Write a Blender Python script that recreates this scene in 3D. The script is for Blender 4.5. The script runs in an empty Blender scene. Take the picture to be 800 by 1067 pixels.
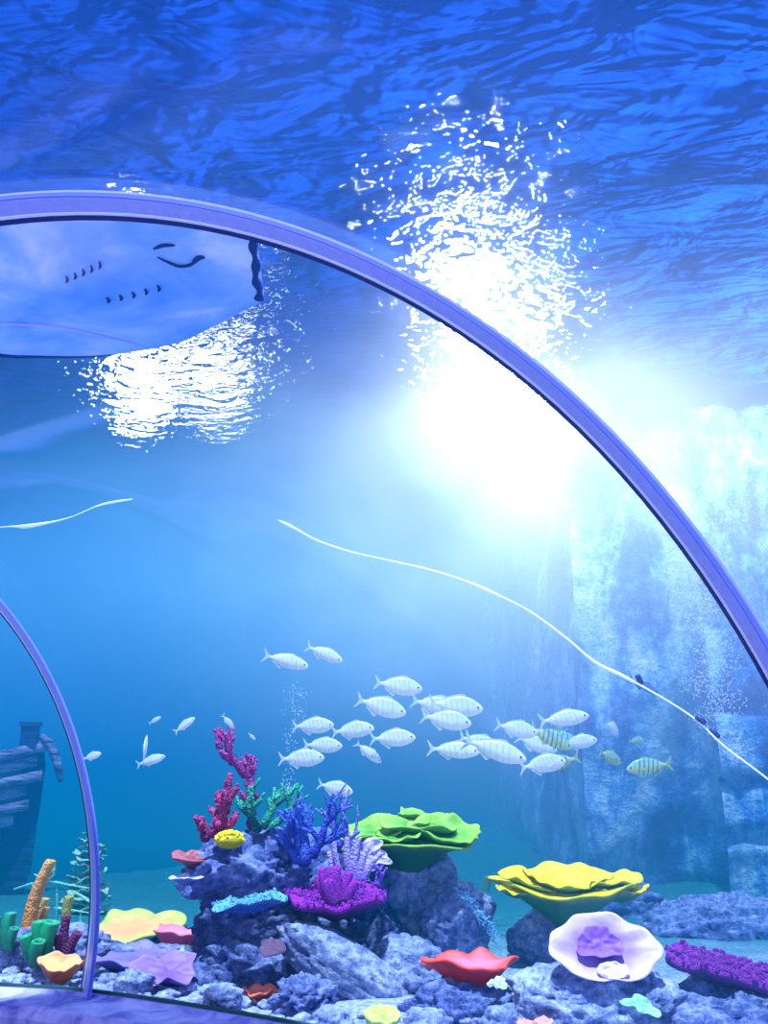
import bpy, bmesh, math, random
from mathutils import Vector, Matrix, noise, Euler
PI = math.pi
W, H, F, PITCH = 800, 1067, 950.0, 0.261
SC = bpy.context.scene
COL = SC.collection
R = math.radians

# ------------------------------------------------------------------ camera
cam_d = bpy.data.cameras.new('camera')
cam = bpy.data.objects.new('camera', cam_d); COL.objects.link(cam)
cam.location = (0, 0, 0); cam.rotation_euler = (PI/2 + PITCH, 0, 0)
cam_d.sensor_fit = 'VERTICAL'; cam_d.sensor_height = 24.0; cam_d.lens = F/H*24.0
cam_d.clip_start = 0.02; cam_d.clip_end = 200
SC.camera = cam
SC.view_settings.view_transform = 'Standard'
SC.view_settings.look = 'None'
SC.cycles.max_bounces = 5
SC.cycles.transparent_max_bounces = 24
SC.cycles.volume_bounces = 0
SC.cycles.sample_clamp_indirect = 6
SC.cycles.use_denoising = True

def ray(px, py):
    dx, dy = (px-W/2)/F, -(py-H/2)/F
    cp, sp = math.cos(PITCH), math.sin(PITCH)
    return Vector((dx, cp-dy*sp, sp+dy*cp))
def at(px, py, Y):
    "point seen at that pixel, Y metres in front"
    d = ray(px, py); return d*(Y/d.y)
def at_z(px, py, z):
    d = ray(px, py); return d*(z/d.z)
def mpp(px, py, Y):
    "metres per pixel there"
    d = ray(px, py); return (Y/d.y)/F
def fract(p, o=4, s=0.0):
    return noise.fractal(Vector(p)+Vector((s, s*1.7, -s*.6)), 1.0, 2.1, o)
def nz(p, s=0.0):
    return noise.noise(Vector(p)+Vector((s, s*1.7, -s*.6)))

# ------------------------------------------------------------------ nodes
def srgb(r, g, b):
    f = lambda c: (c/255/12.92) if c/255 <= .04045 else ((c/255+.055)/1.055)**2.4
    return (f(r), f(g), f(b), 1)
class NT:
    def __init__(s, name):
        s.m = bpy.data.materials.new(name); s.m.use_nodes = True
        s.t = s.m.node_tree; s.t.nodes.clear()
        s.out = s.n('ShaderNodeOutputMaterial')
    def n(s, typ, **kw):
        nd = s.t.nodes.new(typ)
        for k, v in kw.items():
            if k.startswith('_'): setattr(nd, k[1:], v)
            else:
                key = int(k[1:]) if k[0] == 'i' and k[1:].isdigit() else k.replace('__', ' ')
                if isinstance(v, bpy.types.NodeSocket): s.t.links.new(v, nd.inputs[key])
                else: nd.inputs[key].default_value = v
        return nd
    def l(s, a, b): s.t.links.new(a, b)
    def math(s, op, a, b=0.0, c=0.0, clamp=False):
        nd = s.n('ShaderNodeMath', _operation=op, _use_clamp=clamp)
        for i, v in enumerate((a, b, c)):
            if isinstance(v, bpy.types.NodeSocket): s.l(v, nd.inputs[i])
            else: nd.inputs[i].default_value = v
        return nd.outputs[0]
    def ramp(s, fac, stops, mode='LINEAR'):
        nd = s.n('ShaderNodeValToRGB'); nd.color_ramp.interpolation = mode
        e = nd.color_ramp.elements
        while len(e) < len(stops): e.new(.5)
        for k, (p, c) in enumerate(stops):
            e[k].position = p; e[k].color = c if len(c) == 4 else (*c, 1)
        s.l(fac, nd.inputs[0]); return nd.outputs[0]
    def mix(s, fac, a, b, mode='MIX'):
        nd = s.n('ShaderNodeMix', _data_type='RGBA', _blend_type=mode)
        for i, v in ((0, fac), (6, a), (7, b)):
            if isinstance(v, bpy.types.NodeSocket): s.l(v, nd.inputs[i])
            else: nd.inputs[i].default_value = v
        return nd.outputs[2]
    def noise(s, vec, scale, detail=4, rough=.55, dist=0):
        return s.n('ShaderNodeTexNoise', Vector=vec, Scale=scale, Detail=detail, Roughness=rough, Distortion=dist).outputs[0]
    def pos(s): return s.n('ShaderNodeNewGeometry').outputs['Position']
    def obj(s): return s.n('ShaderNodeTexCoord').outputs['Object']
    def attr(s, name): return s.n('ShaderNodeAttribute', _attribute_name=name).outputs
    def bump(s, h, strength=.4, dist=.01):
        return s.n('ShaderNodeBump', Height=h, Strength=strength, Distance=dist).outputs[0]
    def surf(s, sh): s.l(sh, s.out.inputs[0])
def principled(name, col, rough=.6, metal=0, spec=.4, **kw):
    n = NT(name)
    v = n.n('ShaderNodeTexNoise', Vector=n.obj(), Scale=9.0, Detail=3.0).outputs[0]
    c = n.mix(n.math('MULTIPLY', v, .35), col, tuple(x*.6 for x in col[:3])+(1,))
    b = n.n('ShaderNodeBsdfPrincipled', **{'Base__Color': c, 'Roughness': rough, 'Metallic': metal, 'Specular__IOR__Level': spec})
    for k, x in kw.items(): b.inputs[k.replace('__', ' ')].default_value = x
    n.surf(b.outputs[0]); return n.m

# ------------------------------------------------------------------ mesh helpers
class MB:
    def __init__(s): s.v = []; s.f = []; s.c = []
    def add(s, vs, fs, cs=None):
        o = len(s.v); s.v += [tuple(v) for v in vs]; s.f += [tuple(i+o for i in f) for f in fs]
        s.c += list(cs) if cs is not None else [(1, 1, 1, 1)]*len(vs)
    def grid(s, rows, closed=False, cs=None):
        n = len(rows[0]); vs = [p for r in rows for p in r]; fs = []
        for i in range(len(rows)-1):
            for j in range(n if closed else n-1):
                k = (j+1) % n
                fs.append((i*n+j, i*n+k, (i+1)*n+k, (i+1)*n+j))
        s.add(vs, fs, cs)
    def tube(s, pts, rad, seg=8, cap=True, col=None, flat=1.0):
        pts = [Vector(p) for p in pts]
        rad = rad if isinstance(rad, (list, tuple)) else [rad]*len(pts)
        up = None; rows = []
        for i, p in enumerate(pts):
            t = (pts[min(i+1, len(pts)-1)]-pts[max(i-1, 0)]).normalized()
            if up is None: up = Vector((0, 0, 1)) if abs(t.z) < .9 else Vector((1, 0, 0))
            x = t.cross(up).normalized(); up = x.cross(t).normalized()
            rows.append([p+(x*math.cos(a)+up*math.sin(a)*flat)*rad[i] for a in [2*PI*k/seg for k in range(seg)]])
        if cap:
            r0 = [pts[0]-(pts[1]-pts[0]).normalized()*rad[0]*.5]*seg
            r1 = [pts[-1]+(pts[-1]-pts[-2]).normalized()*rad[-1]*.5]*seg
            m0 = [pts[0].lerp(q, .7)+(r0[0]-pts[0])*.6 for q in rows[0]]; m1 = [pts[-1].lerp(q, .7)+(r1[0]-pts[-1])*.6 for q in rows[-1]]
            rows = [r0, m0]+rows+[m1, r1]
        s.grid(rows, True, [col]*(len(rows)*seg) if col else None)
    def blob(s, c, r, u=8, v=6, col=None, sc=(1, 1, 1)):
        c = Vector(c); rows = []
        for i in range(v+1):
            a = PI*i/v
            rows.append([c+Vector((math.sin(a)*math.cos(2*PI*j/u)*sc[0], math.sin(a)*math.sin(2*PI*j/u)*sc[1], math.cos(a)*sc[2]))*r for j in range(u)])
        s.grid(rows, True, [col]*((v+1)*u) if col else None)
    def box(s, c, d, rot=0):
        c = Vector(c); M = Matrix.Rotation(rot, 3, 'Z')
        vs = [c+M @ Vector((x*d[0]/2, y*d[1]/2, z*d[2]/2)) for x in (-1, 1) for y in (-1, 1) for z in (-1, 1)]
        s.add(vs, [(0, 1, 3, 2), (4, 6, 7, 5), (0, 4, 5, 1), (2, 3, 7, 6), (0, 2, 6, 4), (1, 5, 7, 3)])
    def build(s, name, mat, parent=None, smooth=True, weld=True, origin=None):
        me = bpy.data.meshes.new(name)
        o0 = Vector(origin) if origin is not None else Vector((0, 0, 0))
        me.from_pydata([Vector(v)-o0 for v in s.v], [], s.f)
        ca = me.color_attributes.new('Col', 'FLOAT_COLOR', 'POINT')
        ca.data.foreach_set('color', [x for c in s.c for x in c])
        bm = bmesh.new(); bm.from_mesh(me)
        if weld: bmesh.ops.remove_doubles(bm, verts=bm.verts, dist=1e-5)
        bmesh.ops.recalc_face_normals(bm, faces=bm.faces)
        bm.to_mesh(me); bm.free()
        if smooth: me.polygons.foreach_set('use_smooth', [True]*len(me.polygons))
        me.update()
        if mat: me.materials.append(mat)
        o = bpy.data.objects.new(name, me); COL.objects.link(o)
        o.location = o0
        if parent:
            o.parent = parent
            o.location = o0-parent.location if False else o0
        return o
def tag(o, label=None, cat=None, group=None, kind=None):
    if label: o['label'] = label
    if cat: o['category'] = cat
    if group: o['group'] = group
    if kind: o['kind'] = kind
    return o
def empty(name, loc=(0, 0, 0), rot=None, label=None, cat=None, group=None, scale=1.0):
    o = bpy.data.objects.new(name, None); COL.objects.link(o)
    o.location = loc; o.empty_display_size = .05; o.scale = (scale,)*3
    if rot is not None: o.rotation_euler = rot
    return tag(o, label, cat, group)
def copy_tree(o, parent=None):
    c = o.copy(); COL.objects.link(c)
    if parent: c.parent = parent
    for ch in o.children: copy_tree(ch, c)
    return c

# ------------------------------------------------------------------ tunnel geometry
TH, TV, TZ = 1.5, 1.803, -0.71           # half width, half height, centre height
def smooth_path(P, n):
    out = []
    for i in range(len(P)-1):
        p0, p1, p2, p3 = P[max(i-1, 0)], P[i], P[i+1], P[min(i+2, len(P)-1)]
        for k in range(n):
            t = k/n
            out.append(tuple(.5*((2*b)+(-a+c)*t+(2*a-5*b+4*c-d)*t*t+(-a+3*b-3*c+d)*t**3) for a, b, c, d in zip(p0, p1, p2, p3)))
    out.append(P[-1]); return out
BASE_T = R(-7.5)
# (outer base x, y, psi)
KEYS = [(.80, -3.2, -.02), (.86, -1.0, -.02), (.852, 1.612, -.022), (.50, 2.75, .10), (-.02, 3.42, .20), (-.45, 3.74, .28), (-1.226, 4.138, .423), (-1.95, 4.32, .62), (-3.0, 4.75, .85), (-4.4, 5.9, .95)]
STN = smooth_path(KEYS, 6)
def station(bx, by, psi):
    u = Vector((math.cos(psi), math.sin(psi), 0))
    c = Vector((bx, by, TZ))-u*TH*math.cos(BASE_T)
    return c, u
def ring_pt(c, u, th, dr=0.0, da=0.0):
    n = Vector((-u.y, u.x, 0))
    return c+u*(TH+dr)*math.cos(th)+Vector((0, 0, (TV+dr)*math.sin(th)))+n*da
BASE_Z = TZ+TV*math.sin(BASE_T)
WATER_Z = 2.8

def structure(o, label, cat): return tag(o, label, cat, kind='structure')

# acrylic shell
m_ac = NT('clear_acrylic')
fr = m_ac.n('ShaderNodeFresnel', IOR=1.25).outputs[0]
sh = m_ac.n('ShaderNodeMixShader', i0=m_ac.math('MULTIPLY', fr, .06),
    i1=m_ac.n('ShaderNodeBsdfTransparent', Color=(.97, .985, 1, 1)).outputs[0],
    i2=m_ac.n('ShaderNodeBsdfGlossy', Color=(.8, .9, 1, 1), Roughness=.06).outputs[0])
m_ac.surf(sh.outputs[0])
mb = MB(); rows = []
for s in STN:
    c, u = station(*s)
    rows.append([ring_pt(c, u, t, .02) for t in [BASE_T+(PI-2*BASE_T)*k/64 for k in range(65)]])
mb.grid(rows)
structure(mb.build('window_1', m_ac.m), 'clear curved acrylic wall and roof of the viewing tunnel', 'tunnel glass')

# ribs
m_lav = NT('rib_lavender')
nn = m_lav.noise(m_lav.pos(), 60, 3)
b = m_lav.n('ShaderNodeBsdfPrincipled', **{'Base__Color': m_lav.mix(nn, srgb(135, 145, 228), srgb(170, 178, 248)), 'Roughness': .35, 'Specular__IOR__Level': .5})
m_lav.surf(b.outputs[0]); m_lav = m_lav.m
m_navy = principled('rib_navy_silicone', srgb(10, 16, 110), .4)
m_blue = principled('rib_blue_edge', srgb(95, 115, 225), .5)
m_wht = principled('rib_highlight', srgb(225, 235, 255), .3)
def rib(si, label, w):
    c, u = station(*KEYS[si])
    root = empty('tunnel_rib', c, label=label, cat='tunnel rib')
    t0 = BASE_T
    def strip(name, mat, a0, a1, r0, r1):
        mb = MB(); rows = []
        for k in range(97):
            t = t0+(PI-2*t0)*k/96
            rows.append([ring_pt(Vector((0, 0, 0)), u, t, dr, da) for dr, da in ((r0, a0), (r0, a1), (r1, a1), (r1, a0))])
        rows = [list(r) for r in rows]
        mb.grid(rows, True)
        n = len(rows)
        mb.f.append((0, 1, 2, 3)); mb.f.append(tuple(4*(n-1)+i for i in (3, 2, 1, 0)))
        return mb.build(name, mat, root, smooth=False)
    strip('metal_band', m_lav, -w*.5, w*.12, -.012, .006)
    strip('highlight_line', m_wht, w*.12, w*.24, -.013, .006)  # white strip stands in for the highlight along the rib
    strip('silicone_seam', m_navy, w*.24, w*.46, -.014, .01)
    strip('outer_edge', m_blue, -w*.56, -w*.5, -.011, -.002)
    return root
rib(2, 'wide lavender arch rib crossing the whole view of the tunnel overhead', .08)
rib(6, 'narrow lavender arch rib standing on the ledge at far left', .2)

# ledge, tunnel floor
m_ledge = NT('ledge_concrete')
v = m_ledge.noise(m_ledge.pos(), 7, 6, .6, .8); v2 = m_ledge.noise(m_ledge.pos(), 60, 3)
c = m_ledge.ramp(v, [(.38, srgb(84, 86, 190)), (.5, srgb(150, 150, 228)), (.66, srgb(190, 190, 248))])
m_ledge.surf(m_ledge.n('ShaderNodeBsdfPrincipled', **{'Base__Color': c, 'Roughness': .45, 'Normal': m_ledge.bump(m_ledge.math('ADD', v, m_ledge.math('MULTIPLY', v2, .3)), .5, .01)}).outputs[0])
m_ledge = m_ledge.m
m_gask = principled('gasket_green', srgb(40, 90, 90), .5)
def base_sweep(prof, mat, name, label, cat):
    mb = MB(); rows = []
    for s in STN:
        c, u = station(*s); p = Vector((s[0], s[1], 0))
        rows.append([p-u*a+Vector((0, 0, z)) for a, z in prof])
    mb.grid(rows, True)
    mb.f.append(tuple(range(len(prof)))); mb.f.append(tuple(len(prof)*(len(rows)-1)+i for i in range(len(prof))))
    return structure(mb.build(name, mat, smooth=False), label, cat)
zb = BASE_Z
base_sweep([(-.02, zb+.0), (.06, zb+.012), (.08, zb), (.30, zb-.012), (.34, zb-.05), (.35, -1.62), (-.02, -1.62)], m_ledge, 'trim_2', 'lavender concrete ledge along the foot of the tunnel glass', 'ledge')
base_sweep([(-.028, zb-.02), (-.028, zb+.014), (-.012, zb+.014), (-.012, zb-.02)], m_gask, 'trim_1', 'dark green sealing strip where the glass meets the ledge', 'seal')
m_floor = principled('floor_dark', srgb(40, 44, 90), .5)
mb = MB(); mb.box((-1.6, .8, -1.66), (7, 9, .08)); structure(mb.build('floor', m_floor, smooth=False), 'dark floor of the viewing tunnel', 'floor')

# ------------------------------------------------------------------ water body
m_vol = NT('water_haze')
P = m_vol.n('ShaderNodeSeparateXYZ', Vector=m_vol.pos()).outputs
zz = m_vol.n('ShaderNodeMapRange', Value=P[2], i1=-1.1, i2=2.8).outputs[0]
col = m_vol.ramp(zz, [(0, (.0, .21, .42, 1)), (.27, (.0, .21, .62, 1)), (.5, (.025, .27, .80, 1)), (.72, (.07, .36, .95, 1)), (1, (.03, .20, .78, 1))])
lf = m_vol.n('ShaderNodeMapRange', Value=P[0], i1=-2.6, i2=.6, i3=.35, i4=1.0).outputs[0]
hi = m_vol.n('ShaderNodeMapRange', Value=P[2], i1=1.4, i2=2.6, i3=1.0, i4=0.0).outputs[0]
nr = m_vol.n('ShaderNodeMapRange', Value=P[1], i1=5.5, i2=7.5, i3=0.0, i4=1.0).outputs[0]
far = m_vol.math('MAXIMUM', lf, m_vol.math('MAXIMUM', hi, nr))  # dims the water's emission at upper left, near the tunnel
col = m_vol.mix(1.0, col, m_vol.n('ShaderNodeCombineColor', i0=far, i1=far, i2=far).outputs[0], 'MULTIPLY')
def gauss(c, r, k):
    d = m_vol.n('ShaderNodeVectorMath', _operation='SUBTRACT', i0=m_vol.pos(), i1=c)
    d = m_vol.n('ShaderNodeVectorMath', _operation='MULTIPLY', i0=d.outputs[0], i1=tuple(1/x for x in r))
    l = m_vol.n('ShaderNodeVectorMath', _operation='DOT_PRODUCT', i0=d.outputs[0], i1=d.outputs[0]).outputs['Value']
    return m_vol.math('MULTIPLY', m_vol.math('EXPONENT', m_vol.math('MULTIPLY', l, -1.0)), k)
g = gauss((1.0, 6.3, 2.6), (.95, 1.4, .7), 6.5)  # lamp glow put into the water's emission, more glows below
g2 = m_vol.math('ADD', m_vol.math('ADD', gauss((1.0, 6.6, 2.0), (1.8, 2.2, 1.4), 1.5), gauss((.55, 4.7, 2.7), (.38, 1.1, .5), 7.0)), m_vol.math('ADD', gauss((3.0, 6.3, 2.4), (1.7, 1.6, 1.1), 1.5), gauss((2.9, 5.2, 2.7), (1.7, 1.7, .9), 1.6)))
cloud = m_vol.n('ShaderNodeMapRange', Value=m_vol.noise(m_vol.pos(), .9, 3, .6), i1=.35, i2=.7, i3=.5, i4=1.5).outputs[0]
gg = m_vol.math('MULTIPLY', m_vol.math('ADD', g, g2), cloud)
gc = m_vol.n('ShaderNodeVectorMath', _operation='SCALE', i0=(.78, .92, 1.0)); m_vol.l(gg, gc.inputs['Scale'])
gd = m_vol.n('ShaderNodeVectorMath', _operation='SCALE', i0=(.04, .5, .8)); m_vol.l(m_vol.math('MULTIPLY', m_vol.math('ADD', gauss((-1.1, 6.8, 2.0), (2.2, 2.2, .9), .6), gauss((.2, 7.4, .9), (1.6, 2.2, .5), .2)), cloud), gd.inputs['Scale'])  # soft blue brightening, also put into the emission
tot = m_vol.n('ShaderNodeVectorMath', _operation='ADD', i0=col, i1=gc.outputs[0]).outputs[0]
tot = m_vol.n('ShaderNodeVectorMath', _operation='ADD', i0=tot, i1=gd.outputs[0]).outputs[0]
DENS = .2
dn = m_vol.n('ShaderNodeMapRange', Value=P[1], i1=4.3, i2=7.5, i3=.06, i4=.27).outputs[0]
em = m_vol.n('ShaderNodeEmission', Color=tot, Strength=dn)  # emission stands in for light scattered by the water
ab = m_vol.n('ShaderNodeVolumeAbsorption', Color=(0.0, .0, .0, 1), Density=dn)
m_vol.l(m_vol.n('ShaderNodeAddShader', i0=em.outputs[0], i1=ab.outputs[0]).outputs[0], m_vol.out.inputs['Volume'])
mb = MB()
mb.box((1.0, 6.9, .75), (15, 18, 3.98))
rows = []
for s in STN:
    c, u = station(*s)
    rows.append([ring_pt(c, u, 2*PI*k/48, .03) for k in range(48)])
n0 = len(mb.v)
mb.grid(rows, True); n = len(rows)
mb.f.append(tuple(n0+i for i in range(48))[::-1]); mb.f.append(tuple(n0+48*(n-1)+i for i in range(48)))
me = bpy.data.meshes.new('water'); me.from_pydata(mb.v, [], mb.f)
bm = bmesh.new(); bm.from_mesh(me)
bmesh.ops.recalc_face_normals(bm, faces=bm.faces)
# cavity normals point into the tunnel
bm.faces.ensure_lookup_table()
cav = [f for f in bm.faces if all(v.index >= n0 for v in f.verts)]
fx = max(cav, key=lambda f: f.calc_center_median().z)
if fx.normal.z > 0: bmesh.ops.reverse_faces(bm, faces=cav)
bm.to_mesh(me); bm.free(); me.materials.append(m_vol.m)
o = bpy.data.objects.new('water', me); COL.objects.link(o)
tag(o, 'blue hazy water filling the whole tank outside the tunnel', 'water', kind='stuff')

# water surface
m_ws = NT('rippled_water_surface')
pos = m_ws.pos()
sc_ = m_ws.n('ShaderNodeMapping', Vector=pos, Scale=(1.0, 1.6, 1.0), Rotation=(0, 0, .25)).outputs[0]
h1 = m_ws.noise(sc_, 2.6, 3, .5, .6); h2 = m_ws.noise(sc_, 9, 3, .55, .4)
hh = m_ws.math('ADD', h1, m_ws.math('MULTIPLY', h2, .5))
nb = m_ws.bump(hh, 1.0, .13)
h3 = m_ws.noise(m_ws.n('ShaderNodeMapping', Vector=pos, Scale=(.7, 1.5, 1.0), Rotation=(0, 0, .2)).outputs[0], 1.8, 3, .55, .5)
nb2 = m_ws.bump(m_ws.math('ADD', h3, m_ws.math('MULTIPLY', h1, .4)), 1.0, .5)
tl = m_ws.n('ShaderNodeBsdfTranslucent', Color=srgb(6, 33, 98), Normal=nb2)
rf = m_ws.n('ShaderNodeBsdfRefraction', Color=(.9, .95, 1, 1), IOR=1.07, Roughness=.1, Normal=nb)
tr = m_ws.n('ShaderNodeBsdfTransparent', Color=(.75, .88, 1, 1))
a = m_ws.n('ShaderNodeMixShader', i0=.55, i1=tl.outputs[0], i2=rf.outputs[0])
b = m_ws.n('ShaderNodeMixShader', i0=.35, i1=a.outputs[0], i2=tr.outputs[0])
m_ws.surf(b.outputs[0])
mb = MB(); NX, NY = 150, 190
rows = []
for j in range(NY+1):
    y = -2.2+18.2*j/NY; r = []
    for i in range(NX+1):
        x = -6.5+15*i/NX
        z = WATER_Z+.05*noise.fractal(Vector((x*.9, y*1.5, 3)), 1, 2, 3)
        r.append((x, y, max(z, WATER_Z-.05)))
    rows.append(r)
mb.grid(rows)
structure(mb.build('ceiling', m_ws.m, weld=False), 'rippled water surface of the tank seen from below', 'water surface')

# ------------------------------------------------------------------ tank walls
m_rock = NT('tank_wall_rock')
pos = m_rock.pos()
st = m_rock.n('ShaderNodeMapping', Vector=pos, Scale=(1.6, 1.6, .5)).outputs[0]
v1 = m_rock.noise(st, 1.6, 5, .65, .5); v2 = m_rock.noise(pos, 7, 5, .7); v3 = m_rock.noise(pos, 26, 3, .7)
mixv = m_rock.math('ADD', m_rock.math('MULTIPLY', v1, .65), m_rock.math('MULTIPLY', v2, .35))
c = m_rock.ramp(mixv, [(.40, srgb(10, 70, 160)), (.48, srgb(60, 135, 215)), (.54, srgb(150, 205, 240)), (.64, srgb(240, 250, 255))])
m_rock.surf(m_rock.n('ShaderNodeBsdfPrincipled', **{'Base__Color': c, 'Roughness': .8, 'Normal': m_rock.bump(m_rock.math('ADD', v2, m_rock.math('MULTIPLY', v3, .5)), .9, .05)}).outputs[0])
m_rock = m_rock.m
m_far = principled('far_wall', srgb(8, 60, 120), .9)
def wall(p0, p1, name, label, seed, amp=.12, seams=(), vseams=(), zt=2.86, mat=None):
    "rough rock face between two ground points"
    p0, p1 = Vector(p0), Vector(p1); L = (p1-p0).length; n = (p1-p0).normalized().cross(Vector((0, 0, 1)))
    nx, nz_ = int(L/.05), 78; rows = []
    for j in range(nz_+1):
        z = -1.3+(zt+1.3)*j/nz_; r = []
        for i in range(nx+1):
            p = p0.lerp(p1, i/nx)
            d = amp*noise.fractal(Vector((p.x*1.1+seed, p.y*1.1, z*.9)), 1, 2.1, 5)+.25*amp*math.sin(i*.22+noise.noise(Vector((i*.05, z, seed)))*3)
            for s in seams:
                zz = z-s-.05*math.sin(i*.05+s*9); d -= .13*math.exp(-(zz/.04)**2)
            for s in vseams:
                q = i/nx*L-s-.04*math.sin(z*5); d -= .13*math.exp(-(q/.04)**2)
            r.append(p+n*d+Vector((0, 0, z)))
        rows.append(r)
    mb = MB(); mb.grid(rows); return structure(mb.build(name, mat or m_rock), label, 'rock wall')
wall((-6.4, 15.2, 0), (1.8, 15.2, 0), 'wall_back', 'distant blue tank wall fading in the haze', 3, mat=m_far)
wall((1.74, 15.2, 0), (1.72, 8.0, 0), 'wall_side', 'return of the pale rock wall receding into the haze', 5)
wall((1.68, 8.0, 0), (3.2, 7.8, 0), 'wall_right_far', 'pale streaked artificial rock wall at right', 8, .16)
wall((2.55, 7.2, 0), (7.4, 6.3, 0), 'wall_right_near', 'artificial rock wall of large stone blocks at far right', 12, .2, (-.62, -.15, .35, 1.1), (.42, 1.3))
wall((-6.4, 5, 0), (-6.4, 15.2, 0), 'wall_left', 'blue tank wall at far left', 17, mat=m_far)

# seabed
m_bed = NT('gravel_bed')
pos = m_bed.pos()
vo = m_bed.n('ShaderNodeTexVoronoi', Vector=pos, Scale=34.0)
v1 = m_bed.noise(pos, 3, 4)
c = m_bed.mix(m_bed.math('MULTIPLY', vo.outputs['Distance'], 1.0), srgb(215, 225, 250), srgb(110, 130, 190))
c = m_bed.mix(m_bed.math('MULTIPLY', v1, .6), c, srgb(90, 120, 180))
yy = m_bed.n('ShaderNodeSeparateXYZ', Vector=pos).outputs[1]
far_teal = m_bed.n('ShaderNodeMapRange', Value=m_bed.math('ADD', yy, m_bed.math('MULTIPLY', v1, 1.2)), i1=5.1, i2=6.6).outputs[0]  # gravel turns teal away from the glass
c = m_bed.mix(far_teal, c, srgb(15, 120, 135))
m_bed.surf(m_bed.n('ShaderNodeBsdfPrincipled', **{'Base__Color': c, 'Roughness': .9, 'Normal': m_bed.bump(m_bed.math('SUBTRACT', 1.0, vo.outputs['Distance']), 1.0, .02)}).outputs[0])
def bed_z(x, y): return -1.02+.05*noise.fractal(Vector((x*1.3, y*1.3, 7)), 1, 2, 3)
mb = MB(); rows = []
import bisect
bx = [(s[0], s[1]) for s in STN]
def tunnel_edge(x, y):
    "signed: >0 outside of the tunnel base line"
    best = 1e9; sg = 1
    for (ax, ay), (cx, cy) in zip(bx[:-1], bx[1:]):
        dx, dy = cx-ax, cy-ay; L2 = dx*dx+dy*dy
        if L2 < 1e-9: continue
        t = max(0, min(1, ((x-ax)*dx+(y-ay)*dy)/L2)); qx, qy = x-ax-dx*t, y-ay-dy*t
        d = math.hypot(qx, qy)
        if d < best: best = d; sg = 1 if dx*(y-ay)-dy*(x-ax) < 0 else -1
    return best*sg
for j in range(200):
    s = (j/199)**1.8
    row = []
    for st in STN:
        c, u = station(*st)
        off = .035+s*13
        p = Vector((st[0], st[1], 0))+Vector((u.x, u.y, 0))*off
        row.append(Vector((p.x, p.y, bed_z(p.x, p.y)+(.04 if s < .001 else 0))))
    rows.append(row)
mb.grid(rows); structure(mb.build('seabed', m_bed.m), 'pale gravel bed of the tank', 'gravel bed')

# ------------------------------------------------------------------ lights and sky
w = bpy.data.worlds.new('world'); SC.world = w; w.use_nodes = True
w.node_tree.nodes['Background'].inputs[0].default_value = (.004, .035, .26, 1)
w.node_tree.nodes['Background'].inputs[1].default_value = 1.0
def lamp(typ, name, loc, target, energy, color=(1, 1, 1), **kw):
    d = bpy.data.lights.new(name, typ); d.energy = energy; d.color = color
    for k, v in kw.items(): setattr(d, k, v)
    o = bpy.data.objects.new(name, d); COL.objects.link(o); o.location = loc
    o.rotation_euler = (Vector(target)-Vector(loc)).to_track_quat('-Z', 'Y').to_euler(); return o
lamp('SUN', 'sun', (0, 1.9, 10), (.5, 4.6, 0), 25, (.9, .95, 1), angle=.03)
lamp('SPOT', 'surface_spot', (1.25, 13, 6.0), (.75, 6.2, 2.8), 3500, (.9, .97, 1), spot_size=R(40), spot_blend=.8, shadow_soft_size=.28)
lamp('SPOT', 'surface_spot', (1.7, 13, 4.6), (1.0, 7.5, 2.8), 6000, (.9, .97, 1), spot_size=R(40), spot_blend=.8, shadow_soft_size=.5)
lamp('SPOT', 'surface_spot', (-3.75, 13, 4.8), (-1.9, 6.8, 2.8), 1000, (.9, .97, 1), spot_size=R(35), spot_blend=.8, shadow_soft_size=.45)
lamp('SPOT', 'surface_spot', (-2.6, 13, 4.9), (-1.3, 6.8, 2.8), 250, (.9, .97, 1), spot_size=R(35), spot_blend=.8, shadow_soft_size=.5)
lamp('SPOT', 'surface_spot', (6.0, 7.8, 3.9), (2.7, 5.2, 2.8), 120000, (.75, .95, 1), spot_size=R(42), spot_blend=1.0, shadow_soft_size=.2)  # added spot, grazes the surface to bring out the ripples
lamp('POINT', 'tunnel_fill', (-1.0, -.3, .5), (0, 0, 0), 130, (.85, .85, 1), shadow_soft_size=.1)  # added fill light, brightens ribs and ledge from inside
lamp('POINT', 'tunnel_fill', (-2.3, 2.9, .55), (0, 0, 0), 40, (.9, .88, 1), shadow_soft_size=.05)  # second added fill, for the narrow rib and the ledge

# ================================================================== THINGS
RND = random.Random(11)
def lin(c): return srgb(*c)
def lerpc(a, b, t): return tuple(x+(y-x)*t for x, y in zip(a, b))
def coral_mat(name, rough, bscale, bstr, emis=0.0, speck=.35):
    n = NT(name); a = n.attr('Col')[0]; p = n.obj()
    v = n.noise(p, bscale*.25, 4, .6); v2 = n.n('ShaderNodeTexVoronoi', Vector=p, Scale=bscale)
    c = n.mix(n.math('MULTIPLY', n.n('ShaderNodeMapRange', Value=v, i1=.4, i2=.7).outputs[0], speck), a, n.mix(1.0, a, (.45, .5, .65, 1), 'MULTIPLY'))
    h = n.math('ADD', n.math('MULTIPLY', v, .6), n.math('SUBTRACT', .5, v2.outputs['Distance']))
    b = n.n('ShaderNodeBsdfPrincipled', **{'Base__Color': c, 'Roughness': rough, 'Normal': n.bump(h, bstr, .01)})
    n.surf(b.outputs[0]); return n.m
M_smooth = coral_mat('coral_smooth', .55, 30, .25)
M_rough = coral_mat('coral_rough', .75, 90, .8)
M_fuzzy = coral_mat('coral_fuzzy', .8, 150, 1.0)
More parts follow.
